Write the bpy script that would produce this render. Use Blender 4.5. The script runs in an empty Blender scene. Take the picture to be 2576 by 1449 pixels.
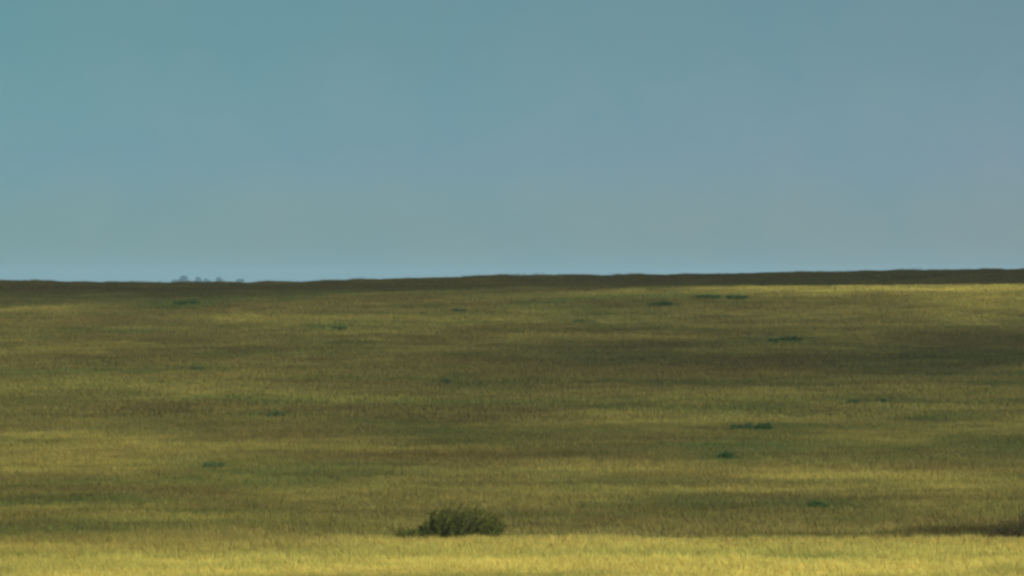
import bpy, math, random
import numpy as np
random.seed(7)
RNG = np.random.default_rng(11)
sc = bpy.context.scene
COL = sc.collection

# ------------------------------------------------------------------ helpers
def tag(o, label=None, cat=None, group=None, kind=None):
    if label: o['label'] = label
    if cat: o['category'] = cat
    if group: o['group'] = group
    if kind: o['kind'] = kind
    return o

def mesh_obj(name, verts, faces, mat=None, parent=None, smooth=False):
    me = bpy.data.meshes.new(name)
    me.from_pydata(verts, [], faces)
    me.update()
    if smooth:
        me.polygons.foreach_set('use_smooth', [True] * len(me.polygons))
    if mat: me.materials.append(mat)
    o = bpy.data.objects.new(name, me)
    COL.objects.link(o)
    if parent: o.parent = parent
    return o

def _hash(ix, iy, seed):
    n = (ix.astype(np.int64) * 374761393 + iy.astype(np.int64) * 668265263 + seed * 1442695041) & 0x7fffffff
    n = ((n ^ (n >> 13)) * 1274126177) & 0x7fffffff
    n = (n ^ (n >> 16)) & 0xffffff
    return n / float(0xffffff)

def vnoise(x, y, seed=0):
    x = np.asarray(x, float); y = np.asarray(y, float)
    ix = np.floor(x); iy = np.floor(y)
    fx = x - ix; fy = y - iy
    fx = fx * fx * fx * (fx * (fx * 6 - 15) + 10); fy = fy * fy * fy * (fy * (fy * 6 - 15) + 10)
    a = _hash(ix, iy, seed); b = _hash(ix + 1, iy, seed)
    c = _hash(ix, iy + 1, seed); d = _hash(ix + 1, iy + 1, seed)
    return (a * (1 - fx) + b * fx) * (1 - fy) + (c * (1 - fx) + d * fx) * fy

def fbm(x, y, seed=0, octs=4, gain=.5):
    s = 0; a = 1; t = 0
    for k in range(octs):
        c, n = math.cos(.7 * k + .3), math.sin(.7 * k + .3)
        s = s + a * vnoise((x * c - y * n) * 2 ** k, (x * n + y * c) * 2 ** k, seed + k * 17)
        t += a; a *= gain
    return s / t                                                    # 0..1

def sstep(a, b, x):
    t = np.clip((x - a) / (b - a), 0, 1)
    return t * t * (3 - 2 * t)

# ------------------------------------------------------------------ camera (eye at the origin, looking along +Y)
F = 5690.0                     # focal length in picture pixels at 1024 wide
HOR = 284.0                    # picture row of eye level
cam = bpy.data.cameras.new('camera')
cam.sensor_width = 36.0
cam.lens = 36.0 * F / 1024.0
cam.clip_start = .5; cam.clip_end = 60000
co = bpy.data.objects.new('camera', cam); COL.objects.link(co)
co.location = (0, 0, 0)
co.rotation_euler = (math.radians(90) - math.atan((288 - HOR) / F), 0, 0)
sc.camera = co

# ------------------------------------------------------------------ terrain
PD = np.array([-400, -20, 0, 12, 30, 60, 100, 140, 160, 170, 178, 184, 192, 225, 260, 320, 410, 500, 560], float)
PZ = np.array([-1.4, -1.7, -1.7, -1.9, -2.7, -4.7, -6.75, -7.95, -8.25, -8.25, -8.08, -8.42, -8.50, -8.75, -8.72, -8.45, -7.25, -5.35, -3.75], float)
def smooth_interp(x, xp, fp, w):
    s = 0
    for k in (-1, -.5, 0, .5, 1): s = s + np.interp(x + k * w, xp, fp)
    return s / 5
def height(X, D):
    X = np.asarray(X, float); D = np.asarray(D, float)
    z = np.interp(D, PD, PZ) * .4 + smooth_interp(D, PD, PZ, 3) * .6
    far = smooth_interp(D, PD, PZ, 22)
    z = np.where(D > 240, far, np.where(D > 205, z + (far - z) * sstep(205, 240, D), z))
    # the lip in front of the bush runs out towards the left
    lf = sstep(-4.2, -11, X) * np.exp(-((D - 178) / 6.0) ** 2)
    z = z - .12 * lf + .30 * sstep(-4.2, -11, X) * np.exp(-((D - 187) / 8.0) ** 2)
    # upper slope
    u = X / np.maximum(D, 100) * F + 512
    z600 = np.interp(X, [-70, -38, 0, 30, 55, 80], [-2.9, -2.7, -1.9, -1.35, -1.1, -.9])
    z640 = np.interp(X, [-70, -40, -10, 20, 40, 62, 90], [-1.9, -1.85, -1.25, -.62, -.32, -.12, .1])
    zr = np.interp(X, [-110, -70, -47, -29, -2, 32, 70, 110], [.08, .03, -.24, -.1, .68, 1.13, 1.75, 1.95])
    dipr = np.interp(X, [-30, 10, 40], [0., .35, .9])
    z690 = np.maximum(z640, (z640 + zr) / 2 - .15) * 0 + (z640 * .55 + zr * .45) - dipr
    zz = np.where(D < 600, -3.75 + (z600 + 3.75) * (D - 560) / 40,
         np.where(D < 640, z600 + (z640 - z600) * (D - 600) / 40,
         np.where(D < 690, z640 + (z690 - z640) * (.5 - .5 * np.cos(np.clip((D - 640) / 50, 0, 1) * math.pi)),
                  z690 + (zr - z690) * np.sin(np.clip((D - 690) / 90, 0, 1) * math.pi / 2))))
    z = np.where(D > 560, zz, z)
    # behind the skyline the land falls to a wide plain
    drop = sstep(785, 1500, D)
    z = z * (1 - drop) + (-5.0) * drop
    # undulation
    near = sstep(60, 150, D) * (1 - sstep(900, 1500, D))
    amp = .10 + .34 * sstep(205, 330, D) * (1 - .75 * sstep(560, 640, D))
    z = z + near * amp * (fbm(X / 34, D / 30, 5, 3) - .5) * 2 + near * .05 * (fbm(X / 5, D / 6, 9, 3) - .5) * 2
    # away from the view the slope keeps the same run, slowly rolling
    z = z + sstep(150, 900, np.abs(X)) * (fbm(X / 400, D / 400, 21, 2) - .6) * 6 * sstep(-3000, -100, D)
    return z

_DS = np.concatenate([np.arange(150, 260, .4), np.arange(260, 800, 1.0)])
def ground_at(px, row):
    """first ground point met by the sight line through that picture point"""
    tx = (px - 512) / F; tz = -(row - HOR) / F
    zz = height(tx * _DS, _DS)
    hit = np.nonzero(zz >= tz * _DS)[0]
    d = _DS[hit[0]] if len(hit) else 779.0
    return tx * d, d

# ------------------------------------------------------------------ grass tints: dry, green, brown and dark patches, some painting in sun and cloud shade
# (px, row, half width px, half height rows, kind, strength)
G, B, S, W = 'green', 'brown', 'straw', 'dark_grass'
PATCH = [
 (340,328,48,5,G,.75),(187,304,22,5,G,.9),(455,315,25,4,G,.45),(580,322,30,4,G,.5),(600,361,80,6,G,.4),(446,380,22,6,G,.6),
 (855,360,50,6,G,.45),(905,372,60,8,G,.5),(790,385,50,6,G,.4),(930,418,50,6,G,.6),(850,404,40,5,G,.45),(760,432,60,6,G,.55),
 (750,452,60,9,G,.6),(725,462,34,6,G,.8),(830,450,70,6,G,.45),(430,430,50,4,G,.55),(510,440,50,4,G,.45),(275,417,30,5,G,.55),
 (214,469,34,6,G,.55),(300,482,60,6,G,.4),(160,424,70,8,G,.3),(390,427,60,4,G,.4),(600,490,40,5,G,.5),(680,505,60,8,G,.55),
 (817,507,50,6,G,.7),(880,492,50,4,G,.4),(355,562,34,5,G,.75),(560,551,60,6,G,.4),(735,549,60,6,G,.65),(230,355,40,4,G,.4),
 (195,370,40,3,G,.6),(240,400,50,4,G,.4),(330,530,60,6,G,.3),(440,562,50,5,G,.35),(60,395,90,12,G,.35),(640,298,90,4,G,.45),(715,297,50,3,G,.6),
 (470,383,120,6,B,.55),(640,345,60,8,B,.4),(700,372,120,12,B,.6),(860,362,150,10,B,.55),(980,345,90,10,B,.6),(300,440,100,5,B,.4),  # broad browns at the right also deepen the cloud shade by colour
 (400,458,120,7,B,.65),(500,455,90,5,B,.5),(230,425,120,5,B,.5),(600,410,90,5,B,.3),(480,430,90,4,B,.35),(90,360,120,10,B,.5),
 (520,487,60,4,B,.35),(900,455,90,6,B,.5),(300,310,120,6,B,.35),(80,492,160,5,B,.55),(200,495,40,5,B,.6),(260,530,80,4,B,.3),(120,560,60,4,B,.2),
 (560,341,110,4,S,.7),(700,341,50,3,S,.6),(900,288,150,5,S,.8),(990,290,60,5,S,.8),(740,289,90,4,S,.4),(230,375,90,5,S,.5),(300,398,130,4,S,.5),  # straw on the far right strip also paints in its sunlight
 (560,402,90,4,S,.35),(730,398,90,4,S,.35),(260,451,160,5,S,.7),(420,450,80,3,S,.4),(60,462,120,4,S,.5),(640,473,200,5,S,.5),(850,478,120,5,S,.65),
 (960,490,90,10,S,.65),(860,495,60,6,S,.35),(620,470,100,4,S,.4),(80,385,110,7,S,.5),(960,505,80,6,S,.4),(930,519,120,4,S,.5),
 (300,520,100,6,S,.4),(110,520,80,6,S,.2),(360,335,90,4,S,.2),(560,316,60,3,S,.25),(700,316,80,3,S,.25),(380,400,60,3,S,.3),
]
def prep(lst):
    out = []
    for px, row, hw, hh, k, s in lst:
        x, d = ground_at(px, row)
        _, d1 = ground_at(px, row + hh); _, d0 = ground_at(px, row - hh)
        out.append((x, d, hw / F * d, max(2.0, abs(d0 - d1) / 2), k, s))
    return out
PATCH_M = prep(PATCH)
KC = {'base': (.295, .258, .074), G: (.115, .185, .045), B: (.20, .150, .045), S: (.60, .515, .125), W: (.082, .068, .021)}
for k in KC: KC[k] = np.array(KC[k])

def grass_tint(X, D):
    """base colour of the grass at that spot, some sun and shade included"""
    X = np.asarray(X, float); D = np.asarray(D, float)
    n1 = fbm(X / 16, D / 22, 31, 4); n2 = fbm(X / 13 + 7, D / 16, 57, 4); n3 = fbm(X / 5, D / 8, 83, 3); n4 = fbm(X / 1.3, D / 2.2, 91, 2)
    c = np.tile(KC['base'], (X.size, 1)).reshape(X.shape + (3,))
    def mix(c, k, w): return c + (KC[k] - c) * np.clip(w, 0, 1)[..., None]
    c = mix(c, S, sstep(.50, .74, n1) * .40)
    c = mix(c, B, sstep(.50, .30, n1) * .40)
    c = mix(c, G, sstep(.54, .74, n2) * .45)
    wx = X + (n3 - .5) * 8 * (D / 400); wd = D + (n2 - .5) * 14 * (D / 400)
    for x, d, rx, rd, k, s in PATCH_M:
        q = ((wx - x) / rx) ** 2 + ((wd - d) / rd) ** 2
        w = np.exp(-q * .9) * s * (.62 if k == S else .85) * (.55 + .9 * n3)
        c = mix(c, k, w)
    # dry straw grass on the near rise, its pale tint also painting in sunlight
    lw = sstep(-1, -9, X); fg = 1 - sstep(176.5 - 11 * lw, 181 + 3 * lw, D + (n3 - .5) * (1 + 6 * lw))
    c = c + (KC[S] * ((.90 + .5 * (n1 - .5) + .10 * sstep(172, 164, D)))[..., None] - c) * (fg * (.86 - .5 * sstep(.58, .8, n2)))[..., None]
    c = mix(c, 'brown', fg * .25 * sstep(.5, .8, n3))
    c = mix(c, 'brown', fg * .34 * sstep(171, 178, D) * (.4 + 1.1 * n2))
    c = mix(c, G, fg * .35 * np.exp(-((D - 170.5) / 1.6) ** 2) * sstep(.35, .6, n1))
    # darker tint in a strip behind the rise, at the right
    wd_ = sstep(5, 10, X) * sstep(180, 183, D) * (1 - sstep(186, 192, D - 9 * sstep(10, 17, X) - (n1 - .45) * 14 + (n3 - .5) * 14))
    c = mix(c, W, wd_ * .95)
    # browner growth along the top, its tint painting in the ridge's cloud shade
    c = mix(c, 'brown', sstep(655, 690, D + (n3 - .5) * 12) * .75)
    n5 = fbm(X / 9 + 3, D / 3.5, 131, 3); n6 = fbm(X / 11 + 9, D / 4.5, 151, 3)
    c = mix(c, B, sstep(.56, .72, n5) * .26 * (1 - fg)); c = mix(c, S, sstep(.46, .30, n5) * .13); c = mix(c, G, sstep(.56, .72, n6) * .24)
    c = c * (.86 + .28 * n4)[..., None] * (.85 + .3 * n3)[..., None]
    return np.clip(c, .01, .7)

# ------------------------------------------------------------------ materials
def new_mat(name):
    m = bpy.data.materials.new(name); m.use_nodes = True
    nt = m.node_tree; nt.nodes.clear()
    return m, nt, nt.nodes.new('ShaderNodeOutputMaterial')

def ground_material():
    m, nt, out = new_mat('ground_turf')
    N = nt.nodes.new; L = nt.links.new
    at = N('ShaderNodeAttribute'); at.attribute_name = 'tint'
    tc = N('ShaderNodeTexCoord')
    no = N('ShaderNodeTexNoise'); no.inputs['Scale'].default_value = 6; no.inputs['Detail'].default_value = 6
    L(tc.outputs['Object'], no.inputs['Vector'])
    rp = N('ShaderNodeMapRange'); rp.inputs[1].default_value = .3; rp.inputs[2].default_value = .7
    rp.inputs[3].default_value = .55; rp.inputs[4].default_value = 1.0
    L(no.outputs['Fac'], rp.inputs[0])
    mx = N('ShaderNodeVectorMath'); mx.operation = 'SCALE'
    L(at.outputs['Color'], mx.inputs[0]); L(rp.outputs[0], mx.inputs['Scale'])
    bs = N('ShaderNodeBsdfPrincipled'); bs.inputs['Roughness'].default_value = .95
    bs.inputs['Specular IOR Level'].default_value = .1
    L(mx.outputs[0], bs.inputs['Base Color'])
    bp = N('ShaderNodeBump'); bp.inputs['Strength'].default_value = .8; bp.inputs['Distance'].default_value = .15
    L(no.outputs['Fac'], bp.inputs['Height']); L(bp.outputs[0], bs.inputs['Normal'])
    L(bs.outputs[0], out.inputs['Surface'])
    return m

def grass_material():
    m, nt, out = new_mat('grass_blades')
    N = nt.nodes.new; L = nt.links.new
    at = N('ShaderNodeAttribute'); at.attribute_type = 'INSTANCER'; at.attribute_name = 'tint'
    bl = N('ShaderNodeAttribute'); bl.attribute_name = 'blade'
    mx = N('ShaderNodeVectorMath'); mx.operation = 'MULTIPLY'
    L(at.outputs['Color'], mx.inputs[0]); L(bl.outputs['Color'], mx.inputs[1])
    df = N('ShaderNodeBsdfDiffuse'); tr = N('ShaderNodeBsdfTranslucent')
    L(mx.outputs[0], df.inputs['Color']); L(mx.outputs[0], tr.inputs['Color'])
    ms = N('ShaderNodeMixShader'); ms.inputs[0].default_value = .3
    L(df.outputs[0], ms.inputs[1]); L(tr.outputs[0], ms.inputs[2])
    L(ms.outputs[0], out.inputs['Surface'])
    return m

def leaf_material(name, a, b, scale=4.0):
    m, nt, out = new_mat(name)
    N = nt.nodes.new; L = nt.links.new
    ge = N('ShaderNodeNewGeometry'); tc = N('ShaderNodeTexCoord')
    no = N('ShaderNodeTexNoise'); no.inputs['Scale'].default_value = scale; no.inputs['Detail'].default_value = 3
    L(tc.outputs['Object'], no.inputs['Vector'])
    ad = N('ShaderNodeMath'); ad.operation = 'MULTIPLY_ADD'; ad.inputs[1].default_value = .55
    L(ge.outputs['Random Per Island'], ad.inputs[0])
    sb = N('ShaderNodeMath'); sb.operation = 'MULTIPLY_ADD'; sb.inputs[1].default_value = 1.4; sb.inputs[2].default_value = -.45
    L(no.outputs['Fac'], sb.inputs[0]); L(sb.outputs[0], ad.inputs[2])
    mx = N('ShaderNodeMix'); mx.data_type = 'RGBA'
    mx.inputs[6].default_value = a + (1,); mx.inputs[7].default_value = b + (1,)
    L(ad.outputs[0], mx.inputs[0])
    df = N('ShaderNodeBsdfDiffuse'); tr = N('ShaderNodeBsdfTranslucent')
    L(mx.outputs[2], df.inputs['Color']); L(mx.outputs[2], tr.inputs['Color'])
    ms = N('ShaderNodeMixShader'); ms.inputs[0].default_value = .25
    L(df.outputs[0], ms.inputs[1]); L(tr.outputs[0], ms.inputs[2])
    L(ms.outputs[0], out.inputs['Surface'])
    return m

def bark_material():
    m, nt, out = new_mat('bark')
    N = nt.nodes.new; L = nt.links.new
    tc = N('ShaderNodeTexCoord'); no = N('ShaderNodeTexNoise'); no.inputs['Scale'].default_value = 14
    L(tc.outputs['Object'], no.inputs['Vector'])
    mx = N('ShaderNodeMix'); mx.data_type = 'RGBA'
    mx.inputs[6].default_value = (.05, .036, .024, 1); mx.inputs[7].default_value = (.12, .09, .065, 1)
    L(no.outputs['Fac'], mx.inputs[0])
    bs = N('ShaderNodeBsdfPrincipled'); bs.inputs['Roughness'].default_value = .9
    L(mx.outputs[2], bs.inputs['Base Color']); L(bs.outputs[0], out.inputs['Surface'])
    return m

M_GROUND = ground_material(); M_GRASS = grass_material(); M_BARK = bark_material()
M_BUSH = leaf_material('bush_leaves', (.030, .044, .008), (.150, .170, .028))
M_LOWB = leaf_material('low_shrub_leaves', (.055, .115, .032), (.110, .190, .052), 1.5)
M_LOWP = leaf_material('pale_shrub_leaves', (.085, .140, .045), (.150, .220, .075), 1.5)
M_BRSH = leaf_material('brown_shrub_leaves', (.038, .038, .012), (.115, .10, .03), 2.0)
M_TREE = leaf_material('tree_leaves', (.012, .040, .030), (.03, .07, .04), .15)

# ------------------------------------------------------------------ ground: one sheet out to the horizon
def axis(lo, dense_parts, hi):
    a = list(np.concatenate(dense_parts))
    left = []; s = 4.0; v = a[0]
    while v > lo:
        s *= 1.35; v = max(lo, v - s); left.append(v)
    right = []; s = 4.0; v = a[-1]
    while v < hi:
        s *= 1.35; v = min(hi, v + s); right.append(v)
    return np.array(left[::-1] + a + right)
ax = axis(-10000, [np.arange(-120, -30, 2.0), np.arange(-30, 30, .8), np.arange(30, 120.1, 2.0)], 10000)
ay = axis(-10000, [np.arange(0, 150, 3.0), np.arange(150, 215, .6), np.arange(215, 830, 2.0)], 10000)
GX, GY = np.meshgrid(ax, ay)
GZ = height(GX, GY)
nx, ny = len(ax), len(ay)
verts = np.stack([GX.ravel(), GY.ravel(), GZ.ravel()], 1)
me = bpy.data.meshes.new('ground')
idx = np.arange(nx * ny).reshape(ny, nx)
q = np.stack([idx[:-1, :-1], idx[:-1, 1:], idx[1:, 1:], idx[1:, :-1]], -1).reshape(-1, 4)
me.from_pydata(verts.tolist(), [], q.tolist())
at = me.attributes.new('tint', 'FLOAT_COLOR', 'POINT')
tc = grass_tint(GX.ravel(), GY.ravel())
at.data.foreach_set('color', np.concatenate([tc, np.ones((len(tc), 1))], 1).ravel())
me.polygons.foreach_set('use_smooth', [True] * len(me.polygons))
me.materials.append(M_GROUND)
ground = bpy.data.objects.new('ground', me); COL.objects.link(ground)
tag(ground, 'rolling prairie hillside under the dry yellow and green grass', 'ground', kind='structure')

# ------------------------------------------------------------------ grass
proto_col = bpy.data.collections.new('grass_tuft_kinds')           # only used as the source of the grass instances
def tuft(name, n, r, h, w, seed):
    rg = random.Random(seed); V = []; Fc = []; C = []
    for i in range(n):
        a = rg.uniform(0, 6.283); rr = r * math.sqrt(rg.random())
        bx, by = rr * math.cos(a), rr * math.sin(a)
        hh = h * rg.uniform(.5, 1.15); la = rg.uniform(0, 6.283); ln = hh * rg.uniform(.05, .75)
        ta = rg.uniform(0, 3.1416); wx, wy = w * math.cos(ta) / 2, w * math.sin(ta) / 2
        lx, ly = ln * math.cos(la), ln * math.sin(la)
        b = len(V)
        V += [(bx - wx, by - wy, -.05), (bx + wx, by + wy, -.05),
              (bx + lx * .35 + wx * .8, by + ly * .35 + wy * .8, hh * .6), (bx + lx * .35 - wx * .8, by + ly * .35 - wy * .8, hh * .6),
              (bx + lx, by + ly, hh)]
        Fc += [(b, b + 1, b + 2, b + 3), (b + 3, b + 2, b + 4)]
        t = rg.uniform(.82, 1.14); g = rg.uniform(-.07, .07)
        C += [(t * (1 + g), t, t * (1 - g), 1)] * 5
    o = mesh_obj(name, V, Fc, M_GRASS)
    COL.objects.unlink(o); proto_col.objects.link(o)
    a = o.data.attributes.new('blade', 'FLOAT_COLOR', 'POINT')
    a.data.foreach_set('color', [c for v in C for c in v])
    return o
def tuft_collection(tag_, n, r, h, w):
    c = bpy.data.collections.new('tufts_' + tag_)
    for k in range(5):
        o = tuft('grass_tuft', n, r, h * (.85 + .1 * k), w, 100 + k)
        proto_col.objects.unlink(o); c.objects.link(o)
    return c

def grass_nodes(col):
    ng = bpy.data.node_groups.new('grow_grass', 'GeometryNodeTree')
    ng.interface.new_socket('Geometry', in_out='INPUT', socket_type='NodeSocketGeometry')
    ng.interface.new_socket('Geometry', in_out='OUTPUT', socket_type='NodeSocketGeometry')
    N = ng.nodes.new; L = ng.links.new
    gi = N('NodeGroupInput'); go = N('NodeGroupOutput')
    ci = N('GeometryNodeCollectionInfo'); ci.inputs['Collection'].default_value = col
    ci.inputs['Separate Children'].default_value = True; ci.inputs['Reset Children'].default_value = True
    ip = N('GeometryNodeInstanceOnPoints'); ip.inputs['Pick Instance'].default_value = True
    def nat(name, t):
        n = N('GeometryNodeInputNamedAttribute'); n.data_type = t; n.inputs['Name'].default_value = name
        return n.outputs['Attribute']
    L(gi.outputs[0], ip.inputs['Points']); L(ci.outputs[0], ip.inputs['Instance'])
    L(nat('pick', 'INT'), ip.inputs['Instance Index'])
    L(nat('rot', 'FLOAT_VECTOR'), ip.inputs['Rotation'])
    L(nat('size', 'FLOAT_VECTOR'), ip.inputs['Scale'])
    L(ip.outputs[0], go.inputs[0])
    return ng

def sow(name, label, d0, d1, dens, hw_near, hw_far, col, tall):
    n_area = (hw_near + hw_far) * (d1 - d0)
    n = int(n_area * dens)
    d = d0 + (d1 - d0) * RNG.random(n * 2)
    hw = hw_near + (hw_far - hw_near) * (d - d0) / (d1 - d0)
    keep = RNG.random(n * 2) < hw / max(hw_near, hw_far)
    d = d[keep][:n]; hw = hw[keep][:n]; n = len(d)
    x = (RNG.random(n) * 2 - 1) * hw
    z = height(x, d)
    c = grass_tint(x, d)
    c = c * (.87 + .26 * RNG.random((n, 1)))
    c[:, 0] *= (.92 + .16 * RNG.random(n))
    me = bpy.data.meshes.new(name)
    me.vertices.add(n)
    me.vertices.foreach_set('co', np.stack([x, d, z], 1).ravel())
    def attr(nm, t, key, arr):
        a = me.attributes.new(nm, t, 'POINT'); a.data.foreach_set(key, arr.ravel())
    attr('tint', 'FLOAT_COLOR', 'color', np.concatenate([c, np.ones((n, 1))], 1))
    rot = np.zeros((n, 3)); rot[:, 2] = RNG.random(n) * 6.283; rot[:, 0] = RNG.normal(0, .08, n)
    attr('rot', 'FLOAT_VECTOR', 'vector', rot)
    h = fbm(x / 3, d / 5, 71, 3)
    tall_strip = sstep(4, 10, x) * sstep(180, 183, d) * (1 - sstep(188, 196, d))
    s = (.6 + .8 * RNG.random(n))
    sz = s * (.45 + 1.1 * h) * tall * (1 + .5 * tall_strip) * (1 + .7 * sstep(690, 740, d) * sstep(.45, .7, fbm(x / 3, d / 9, 171, 2)))
    attr('size', 'FLOAT_VECTOR', 'vector', np.stack([s, s, sz], 1))
    attr('pick', 'INT', 'value', RNG.integers(0, 5, n).astype(np.int32))
    o = bpy.data.objects.new(name, me); COL.objects.link(o)
    md = o.modifiers.new('grow', 'NODES'); md.node_group = grass_nodes(col)
    tag(o, label, 'grass', kind='stuff')
    return o
near_c = tuft_collection('near', 40, .16, .20, .009)
mid_c = tuft_collection('mid', 40, .34, .22, .017)
far_c = tuft_collection('far', 50, .85, .24, .035)
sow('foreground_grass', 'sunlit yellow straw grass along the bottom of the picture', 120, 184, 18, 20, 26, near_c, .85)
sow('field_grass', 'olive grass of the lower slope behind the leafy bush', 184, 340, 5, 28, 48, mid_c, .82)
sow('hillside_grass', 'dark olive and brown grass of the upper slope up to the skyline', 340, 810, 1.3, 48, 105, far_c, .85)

# ------------------------------------------------------------------ shrubs and trees
def add_leaf(V, Fc, p, L, w, rg, updir=None):
    a = rg.uniform(0, 6.283); e = rg.uniform(-.5, 1.1)
    d = np.array([math.cos(a) * math.cos(e), math.sin(a) * math.cos(e), math.sin(e)])
    if updir is not None:
        d = d * .8 + updir; d /= np.linalg.norm(d)
    s = np.cross(d, [rg.uniform(-1, 1), rg.uniform(-1, 1), rg.uniform(-.4, .4)]); s /= (np.linalg.norm(s) + 1e-6)
    b = len(V)
    V += [tuple(p), tuple(p + d * L * .5 + s * w / 2), tuple(p + d * L), tuple(p + d * L * .5 - s * w / 2)]
    Fc.append((b, b + 1, b + 2, b + 3))

def add_tube(V, Fc, pts, r0, r1, sides=5):
    n = len(pts); b = len(V)
    for i, p in enumerate(pts):
        t = pts[min(i + 1, n - 1)] - pts[max(i - 1, 0)]; t = t / (np.linalg.norm(t) + 1e-9)
        u = np.cross(t, [0, 1, .1]); u /= (np.linalg.norm(u) + 1e-9); v = np.cross(t, u)
        r = r0 + (r1 - r0) * i / (n - 1)
        for k in range(sides):
            a = k * 2 * math.pi / sides
            V.append(tuple(p + (u * math.cos(a) + v * math.sin(a)) * r))
    for i in range(n - 1):
        for k in range(sides):
            k2 = (k + 1) % sides
            Fc.append((b + i * sides + k, b + i * sides + k2, b + (i + 1) * sides + k2, b + (i + 1) * sides + k))
    Fc.append(tuple(b + (n - 1) * sides + k for k in range(sides)))

def shrub(name, label, loc, env, depth, n_stem, lean, leaf, leaves_per, mat, seed, cat='bush', group=None, parts=True):
    """env: list of (x, height) silhouettes; stems fan out from the root crown to below that outline"""
    rg = random.Random(seed)
    ex = [e[0] for e in env]; eh = [e[1] for e in env]
    x0, x1 = ex[0], ex[-1]; cx = (x0 + x1) / 2
    V = []; Fc = []; TV = []; TF = []
    for i in range(n_stem):
        tx = rg.uniform(x0, x1); q = (tx - x0) / (x1 - x0)
        dmax = depth * math.sqrt(max(.05, 1 - (2 * q - 1) ** 2))
        ty = rg.uniform(-dmax, dmax)
        hmax = float(np.interp(tx, ex, eh)) * math.sqrt(max(.15, 1 - .7 * (ty / depth) ** 2))
        th = hmax * (rg.uniform(.35, 1.0) ** .7)
        if rg.random() < .16: th = hmax * rg.uniform(1.0, 1.12)
        bx = cx + (tx - lean * th - cx) * .72; by = ty * .6
        p0 = np.array([bx, by, -.15]); p2 = np.array([tx, ty, th])
        p1 = np.array([bx + (tx - bx) * .25, by + (ty - by) * .4, th * .55])
        pts = [p0 * (1 - t) ** 2 + p1 * 2 * t * (1 - t) + p2 * t * t for t in (0, .2, .4, .6, .8, 1)]
        add_tube(TV, TF, pts, .005 + .005 * th, .002, 4)
        up = pts[-1] - pts[-3]; up = up / np.linalg.norm(up)
        for k in range(leaves_per):
            t = rg.uniform(.12, 1.02)
            p = p0 * (1 - t) ** 2 + p1 * 2 * t * (1 - t) + p2 * t * t
            sp = leaf * (1.3 * (1.15 - t))
            p = p + np.array([rg.gauss(0, sp), rg.gauss(0, sp), rg.gauss(0, sp * .6)])
            add_leaf(V, Fc, p, leaf * rg.uniform(.7, 1.3), leaf * rg.uniform(.28, .5), rg, up * .9)
    if parts:
        root = bpy.data.objects.new(name, None); COL.objects.link(root); root.location = loc
        mesh_obj('foliage', V, Fc, mat, root)
        mesh_obj('stems', TV, TF, M_BARK, root)
    else:
        nV = len(V)
        root = mesh_obj(name, V + TV, Fc + [tuple(i + nV for i in f) for f in TF], mat)
        root.location = loc
        root.data.materials.append(M_BARK)
        for p in root.data.polygons[len(Fc):]: p.material_index = 1
    tag(root, label, cat, group)
    return root

def place(px, d):
    x = (px - 512) / F * d
    return (x, d, float(height(x, d)) - .02)

base_d = 180.6
bl = place(462.0, base_d)
line_z = -(534.5 - HOR) / F * base_d
lift = line_z - bl[2]                                                # how much of the root is hidden behind the lip
ENV = [(-1.38, .22), (-1.15, .42), (-.9, .62), (-.7, .84), (-.35, 1.0), (.0, .95), (.3, .88), (.7, .80), (1.0, .68), (1.25, .50), (1.44, .28)]
shrub('leafy_bush', 'large dark green leafy bush with spiky shoots leaning right, behind the sunlit yellow grass', bl,
      [(x, h + lift) for x, h in ENV], .80, 330, .50, .060, 74, M_BUSH, 4)
b2 = place(413, base_d - .4)
shrub('low_bush', 'low dark scrubby bush trailing off the left foot of the large leafy bush', b2,
      [(-.66, lift + .05), (-.45, lift + .13), (-.2, lift + .25), (.1, lift + .17), (.5, lift + .14), (.85, lift + .28)], .4, 120, .2, .055, 44, M_BUSH, 5)
b3 = place(1022, base_d + 1.0)
shrub('brown_bush', 'dark brown bush cut off by the right edge of the picture, behind the yellow grass', b3,
      [(-1.3, .16 + lift), (-.9, .36 + lift), (-.4, .52 + lift), (0, .76 + lift), (.6, 1.0 + lift), (1.3, .85 + lift), (1.8, .35 + lift)], .8, 240, .0, .06, 44, M_BRSH, 8)

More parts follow.
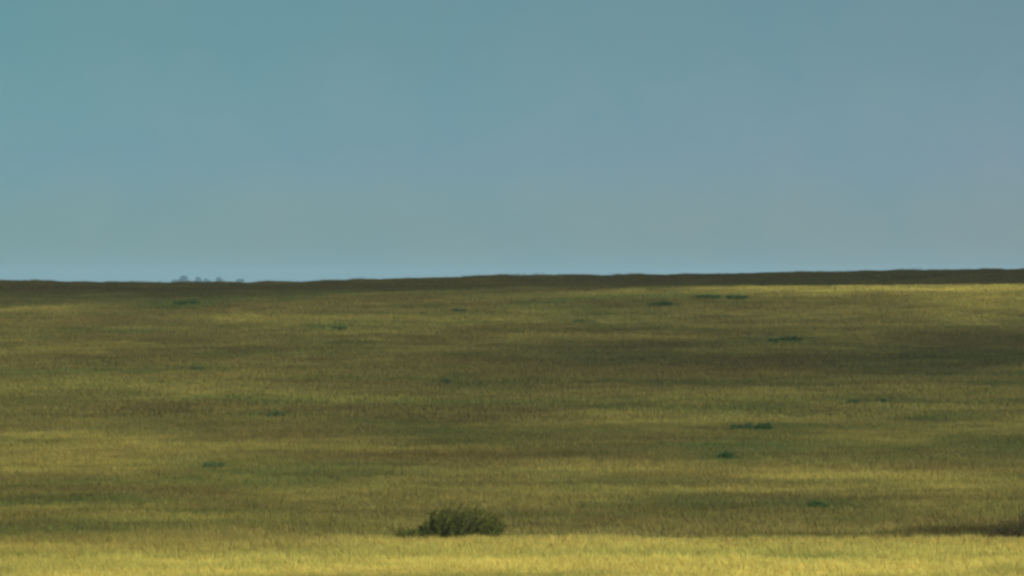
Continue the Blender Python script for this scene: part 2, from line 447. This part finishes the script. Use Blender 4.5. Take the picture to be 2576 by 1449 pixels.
GR = 'small green shrubs dotted over the hillside'
FAR = [ # px, row, width px, height px, label
 (785, 343.0, 30, 5.5, 'darkest wedge-shaped shrub right of centre on the upper slope, taller at its right end', [(0, .25), (.35, .5), (.6, .95), (.8, 1), (1, .4)]),
 (743, 431.5, 22, 4.0, 'left and paler shrub of the close pair on the lower slope right of centre', [(0, .3), (.4, .6), (.75, 1), (1, .5)]),
 (764, 431.5, 14, 4.6, 'right and rounder shrub of the close pair on the lower slope right of centre', [(0, .5), (.3, 1), (.7, .9), (1, .4)]),
 (727, 460.0, 12, 4.0, 'dark little shrub in a green patch just below the close pair of shrubs', [(0, .4), (.5, 1), (1, .3)]),
 (660, 306.5, 24, 4.0, 'flat shrub high on the slope, just left of the long one under the skyline', [(0, .3), (.3, .7), (.7, 1), (1, .4)]),
 (708, 299.5, 22, 3.6, 'shrub high under the skyline right of centre, left part of the long dark strip', [(0, .4), (.5, 1), (1, .5)]),
 (737, 299.5, 20, 2.8, 'thin shrub high under the skyline, right end of the long dark strip', [(0, .6), (.5, 1), (1, .3)]),
 (187, 305.5, 24, 5.0, 'dark shrub below the distant blue trees, topmost of the shrubs at the left', [(0, .3), (.5, .8), (.8, 1), (1, .5)]),
 (276, 419.0, 15, 4.2, 'small bright green shrub on the mid slope above and left of the large leafy bush', [(0, .3), (.6, 1), (1, .4)]),
 (214, 470.5, 17, 3.6, 'pale green shrub on the lower slope at the left, below all the other far shrubs', [(0, .4), (.4, 1), (1, .5)]),
 (884, 405.0, 4, 2.6, 'tiniest upright shrub, alone right of centre between the wedge-shaped one and the lower pair', [(0, .5), (.5, 1), (1, .5)]),
 (854, 405.5, 11, 2.0, 'faint flat shrub just left of the tiniest upright one', [(0, .4), (.5, 1), (1, .4)]),
 (584, 324.5, 20, 2.6, 'faint thin shrub near the top of the slope at the centre', [(0, .5), (.5, 1), (1, .4)]),
 (458, 313.0, 14, 3.0, 'faint shrub near the top of the slope left of centre', [(0, .4), (.6, 1), (1, .4)]),
 (582, 396.0, 8, 2.0, None, None),
 (340, 331.0, 14, 2.4, 'dim green shrub in the broad green patch on the upper slope left of centre', [(0, .5), (.5, 1), (1, .6)]),
 (446, 384.0, 8, 2.2, 'lone dim shrub at the very middle of the slope in a brown streak', [(0, .5), (.5, 1), (1, .5)]),
 (197, 372.0, 14, 2.6, 'dim flat shrub at the left edge of the middle slope', [(0, .5), (.5, 1), (1, .5)]),
 (819, 511.5, 16, 3.4, 'dark green shrub nearest the dark strip, low at the right', [(0, .5), (.4, 1), (1, .5)]),
]
for i, (px, row, w, h, lab, pr) in enumerate(FAR):
    if lab is None: continue
    x, d = ground_at(px, row)
    s = d / F; W_ = w * s * 1.15; H_ = h * s * .95
    z = float(height(x, d)); lf = .22                                  # grass hides its foot
    shrub('hillside_shrub', lab, (x, d, z - .02), [((q - .5) * W_, v * H_ + lf) for q, v in pr],
          max(.5, W_ * .35), int(40 + 22 * W_), .05, .11, 26, M_LOWP if any(w in lab for w in ('faint', 'dim', 'pale', 'bright', 'tiniest')) else M_LOWB, 40 + i, 'shrub', GR, parts=False)

def tree(label, px, d, width, top_h, seed, shape=1.0):
    rg = random.Random(seed)
    x = (px - 512) / F * d; z = float(height(x, d))
    root = bpy.data.objects.new('tree', None); COL.objects.link(root); root.location = (x, d, z)
    TV = []; TF = []
    lean = rg.uniform(-.6, .6)
    tp = [np.array([lean * t, 0, top_h * .8 * t - .5]) for t in (0, .25, .5, .75, 1)]
    add_tube(TV, TF, tp, .45, .12, 7)
    V = []; Fc = []
    lobes = []
    for k in range(13):
        a = rg.uniform(0, 6.283); t = rg.uniform(.3, 1.0)
        rr = width / 2 * math.sin(min(1, (1.12 - t) * 1.25) * math.pi / 2) * rg.uniform(.35, .8)
        c = np.array([math.cos(a) * rr + lean * t, math.sin(a) * rr, top_h * (t * .86)])
        lobes.append((c, width * rg.uniform(.18, .28)))
        b0 = np.array([lean * t * .7, 0, top_h * t * .55])
        add_tube(TV, TF, [b0, b0 * .4 + c * .6 + np.array([0, 0, -.4]), c], .16, .05, 5)
    for c, r in lobes:
        for k in range(380):
            v = np.array([rg.gauss(0, 1) for _ in range(3)]); v /= np.linalg.norm(v)
            p = c + v * r * (rg.random() ** .4) * np.array([1, 1, .75])
            add_leaf(V, Fc, p, rg.uniform(.9, 1.5), rg.uniform(.5, .9), rg)
    mesh_obj('trunk', TV, TF, M_BARK, root)
    mesh_obj('crown', V, Fc, M_TREE, root)
    tag(root, label, 'tree', 'distant blue trees beyond the skyline')
    return root
TD = 8000
tree('largest and darkest blue distant tree, beyond the skyline at the left', 184, TD, 17, 18, 1)
tree('short distant tree touching the left side of the largest blue one', 175.5, TD + 60, 15, 13, 2)
tree('second tallest distant tree, just right of the largest blue one', 198, TD + 120, 12, 15.5, 3)
tree('low distant tree between the second tallest and the lone one to its right', 207, TD + 40, 15, 12.5, 4)
tree('third rounded distant tree from the largest one going right', 218.5, TD + 90, 14, 15.5, 5)
tree('faintest and lowest distant tree, rightmost of the row on the skyline', 240, TD + 200, 18, 12.5, 6)

# ------------------------------------------------------------------ sun, sky
EL = math.radians(30); AZ = math.radians(142)                         # azimuth clockwise from the view direction
SDIR = np.array([math.sin(AZ) * math.cos(EL), math.cos(AZ) * math.cos(EL), math.sin(EL)])
sun = bpy.data.lights.new('sun', 'SUN'); sun.energy = 5.0; sun.angle = math.radians(.53); sun.color = (1.0, .93, .78)
so = bpy.data.objects.new('sun', sun); COL.objects.link(so)
from mathutils import Vector
so.rotation_euler = Vector(SDIR.tolist()).to_track_quat('Z', 'Y').to_euler()
world = bpy.data.worlds.new('World'); sc.world = world; world.use_nodes = True
nt = world.node_tree; nt.nodes.clear(); N = nt.nodes.new; L = nt.links.new
sky = N('ShaderNodeTexSky'); sky.sky_type = 'NISHITA'; sky.sun_disc = False
sky.sun_elevation = EL; sky.sun_rotation = AZ
sky.altitude = 300; sky.air_density = 1.0; sky.dust_density = .6; sky.ozone_density = 2.0
tcw = N('ShaderNodeTexCoord'); sp = N('ShaderNodeSeparateXYZ'); L(tcw.outputs['Generated'], sp.inputs[0])
def ramp(src, lo, hi, stops):
    mr = N('ShaderNodeMapRange'); mr.inputs[1].default_value = lo; mr.inputs[2].default_value = hi
    L(src, mr.inputs[0])
    cr = N('ShaderNodeValToRGB'); cr.color_ramp.interpolation = 'B_SPLINE' if len(stops) > 2 else 'LINEAR'
    el = cr.color_ramp.elements
    while len(el) < len(stops): el.new(.5)
    for e, (p, c) in zip(el, stops): e.position = p; e.color = c + (1,)
    L(mr.outputs[0], cr.inputs[0])
    return cr.outputs[0]
def mul(a, b):
    m = N('ShaderNodeVectorMath'); m.operation = 'MULTIPLY'; L(a, m.inputs[0]); L(b, m.inputs[1]); return m.outputs[0]
hv = ramp(sp.outputs['Z'], 0, .30, [(0, (.46, .73, 1.38)), (.03, (.45, .715, 1.34)), (.075, (.405, .665, .98)), (.17, (.285, .505, .63)), (.4, (.42, .60, .76)), (1, (.62, .72, .78))])  # sky tint by height, lifted above the view for extra fill
hh = ramp(sp.outputs['X'], -.1, .1, [(0, (.90, .98, .94)), (1, (1.13, 1.0, 1.01))])
bg = N('ShaderNodeBackground'); bg.inputs['Strength'].default_value = .05
wo = N('ShaderNodeOutputWorld')
sn = N('ShaderNodeTexNoise'); sn.inputs['Scale'].default_value = 55; sn.inputs['Detail'].default_value = 5; sn.inputs['Roughness'].default_value = .6
L(tcw.outputs['Generated'], sn.inputs['Vector'])
sv = ramp(sn.outputs['Fac'], .3, .7, [(0, (.94, .99, 1.01)), (1, (1.06, 1.01, .99))])
L(mul(mul(mul(sky.outputs[0], hv), hh), sv), bg.inputs['Color']); L(bg.outputs[0], wo.inputs['Surface'])

# ------------------------------------------------------------------ cloud overhead (out of the picture) with its thickness shaped to shade the slope
CH = 520.0; SIG = .05
DD = np.array([-200, 150, 165, 172, 180, 190, 205, 235, 262, 300, 350, 400, 430, 490, 530, 570, 600, 618, 640, 655, 672, 1000])
TL = np.array([1, .55, .42, .39, .39, .40, .42, .38, .42, .46, .36, .46, .40, .33, .42, .38, .34, .26, .20, .17, .16, .16])
TCc = np.array([1, 1, .84, .56, .44, .40, .36, .37, .38, .34, .35, .36, .26, .26, .36, .37, .36, .32, .24, .18, .15, .15])
TR = np.array([1, 1, 1.0, .80, .58, .46, .40, .50, .48, .30, .27, .30, .16, .16, .25, .33, .38, .56, .74, .30, .13, .13])
def trans(X, D):
    v = X / np.maximum(D, 150) * F                                     # breadth of the shade grows uphill
    l = np.interp(D, DD, np.log(TL)); c = np.interp(D, DD, np.log(TCc)); r = np.interp(D, DD, np.log(TR))
    wl = np.clip(-v / 400, 0, 1); wr = np.clip(v / 400, 0, 1)
    t = c * (1 - wl) * (1 - wr) + l * wl + r * wr
    n = fbm(X / 45, D / 26, 301, 3) - .5
    t = t * (1 + .5 * n * sstep(182, 240, D))
    return np.clip(-t, 0, 4.5)
cx_ = np.arange(-260, 261, 5.0); cy_ = np.arange(-80, 1101, 4.0)
CX, CY = np.meshgrid(cx_, cy_)
tau = trans(CX, CY + (fbm(CX / 60, CY / 60, 333, 2) - .5) * 0)
edge = (1 - sstep(200, 255, np.abs(CX))) * (1 - sstep(1000, 1090, CY))
th = np.maximum(tau * edge / SIG * SDIR[2], .05)
off = SDIR * (CH / SDIR[2])
lump = (fbm(CX / 30, CY / 30, 401, 3) - .5) * 10
m_, n_ = CX.shape
top = np.stack([CX + off[0], CY + off[1], CH + lump * 0 + th * .5], -1).reshape(-1, 3)
bot = np.stack([CX + off[0], CY + off[1], CH + lump * 0 - th * .5], -1).reshape(-1, 3)
ti = np.arange(m_ * n_).reshape(m_, n_); bi = ti + m_ * n_
fc = np.concatenate([np.stack([ti[:-1, :-1], ti[:-1, 1:], ti[1:, 1:], ti[1:, :-1]], -1).reshape(-1, 4),
                     np.stack([bi[:-1, :-1], bi[1:, :-1], bi[1:, 1:], bi[:-1, 1:]], -1).reshape(-1, 4),
                     np.stack([ti[0, 1:], ti[0, :-1], bi[0, :-1], bi[0, 1:]], -1), np.stack([ti[-1, :-1], ti[-1, 1:], bi[-1, 1:], bi[-1, :-1]], -1),
                     np.stack([ti[:-1, 0], ti[1:, 0], bi[1:, 0], bi[:-1, 0]], -1), np.stack([ti[1:, -1], ti[:-1, -1], bi[:-1, -1], bi[1:, -1]], -1)])
mc, ct, cout = new_mat('cloud_vapour')
vs = ct.nodes.new('ShaderNodeVolumeScatter'); vs.inputs['Color'].default_value = (.97, .97, .97, 1); vs.inputs['Density'].default_value = SIG
vs.inputs['Anisotropy'].default_value = .0
ct.links.new(vs.outputs[0], cout.inputs['Volume'])
cloud = mesh_obj('cloud', np.concatenate([top, bot]).tolist(), fc.tolist(), mc)
tag(cloud, 'broken low cloud overhead that shades the hillside', 'cloud', kind='structure')

# ------------------------------------------------------------------ air
mh, ht, hout = new_mat('haze_air')
pv = ht.nodes.new('ShaderNodeVolumePrincipled')
pv.inputs['Density Attribute'].default_value = ''; pv.inputs['Color Attribute'].default_value = ''; pv.inputs['Temperature Attribute'].default_value = ''
pv.inputs['Density'].default_value = 1 / 12500; pv.inputs['Color'].default_value = (.40, .70, .95, 1)
ht.links.new(pv.outputs[0], hout.inputs['Volume'])
x0, x1, y0, y1, z0, z1 = -10100, 10100, -10100, 10100, float(GZ.min()) - 1, max(25.0, float(GZ.max()) + 3)
hz = mesh_obj('haze', [(x, y, z) for z in (z0, z1) for y in (y0, y1) for x in (x0, x1)],
              [(0, 2, 3, 1), (4, 5, 7, 6), (0, 1, 5, 4), (2, 6, 7, 3), (0, 4, 6, 2), (1, 3, 7, 5)], mh)
tag(hz, 'thin blue haze in the air over the prairie', 'haze', kind='stuff')

# ------------------------------------------------------------------ render settings
sc.view_settings.view_transform = 'Standard'; sc.view_settings.look = 'None'
sc.view_settings.exposure = .55; sc.view_settings.gamma = 1
sc.cycles.filter_width = 2.6
sc.cycles.max_bounces = 5; sc.cycles.diffuse_bounces = 2; sc.cycles.transmission_bounces = 2; sc.cycles.volume_bounces = 1
sc.cycles.transparent_max_bounces = 4
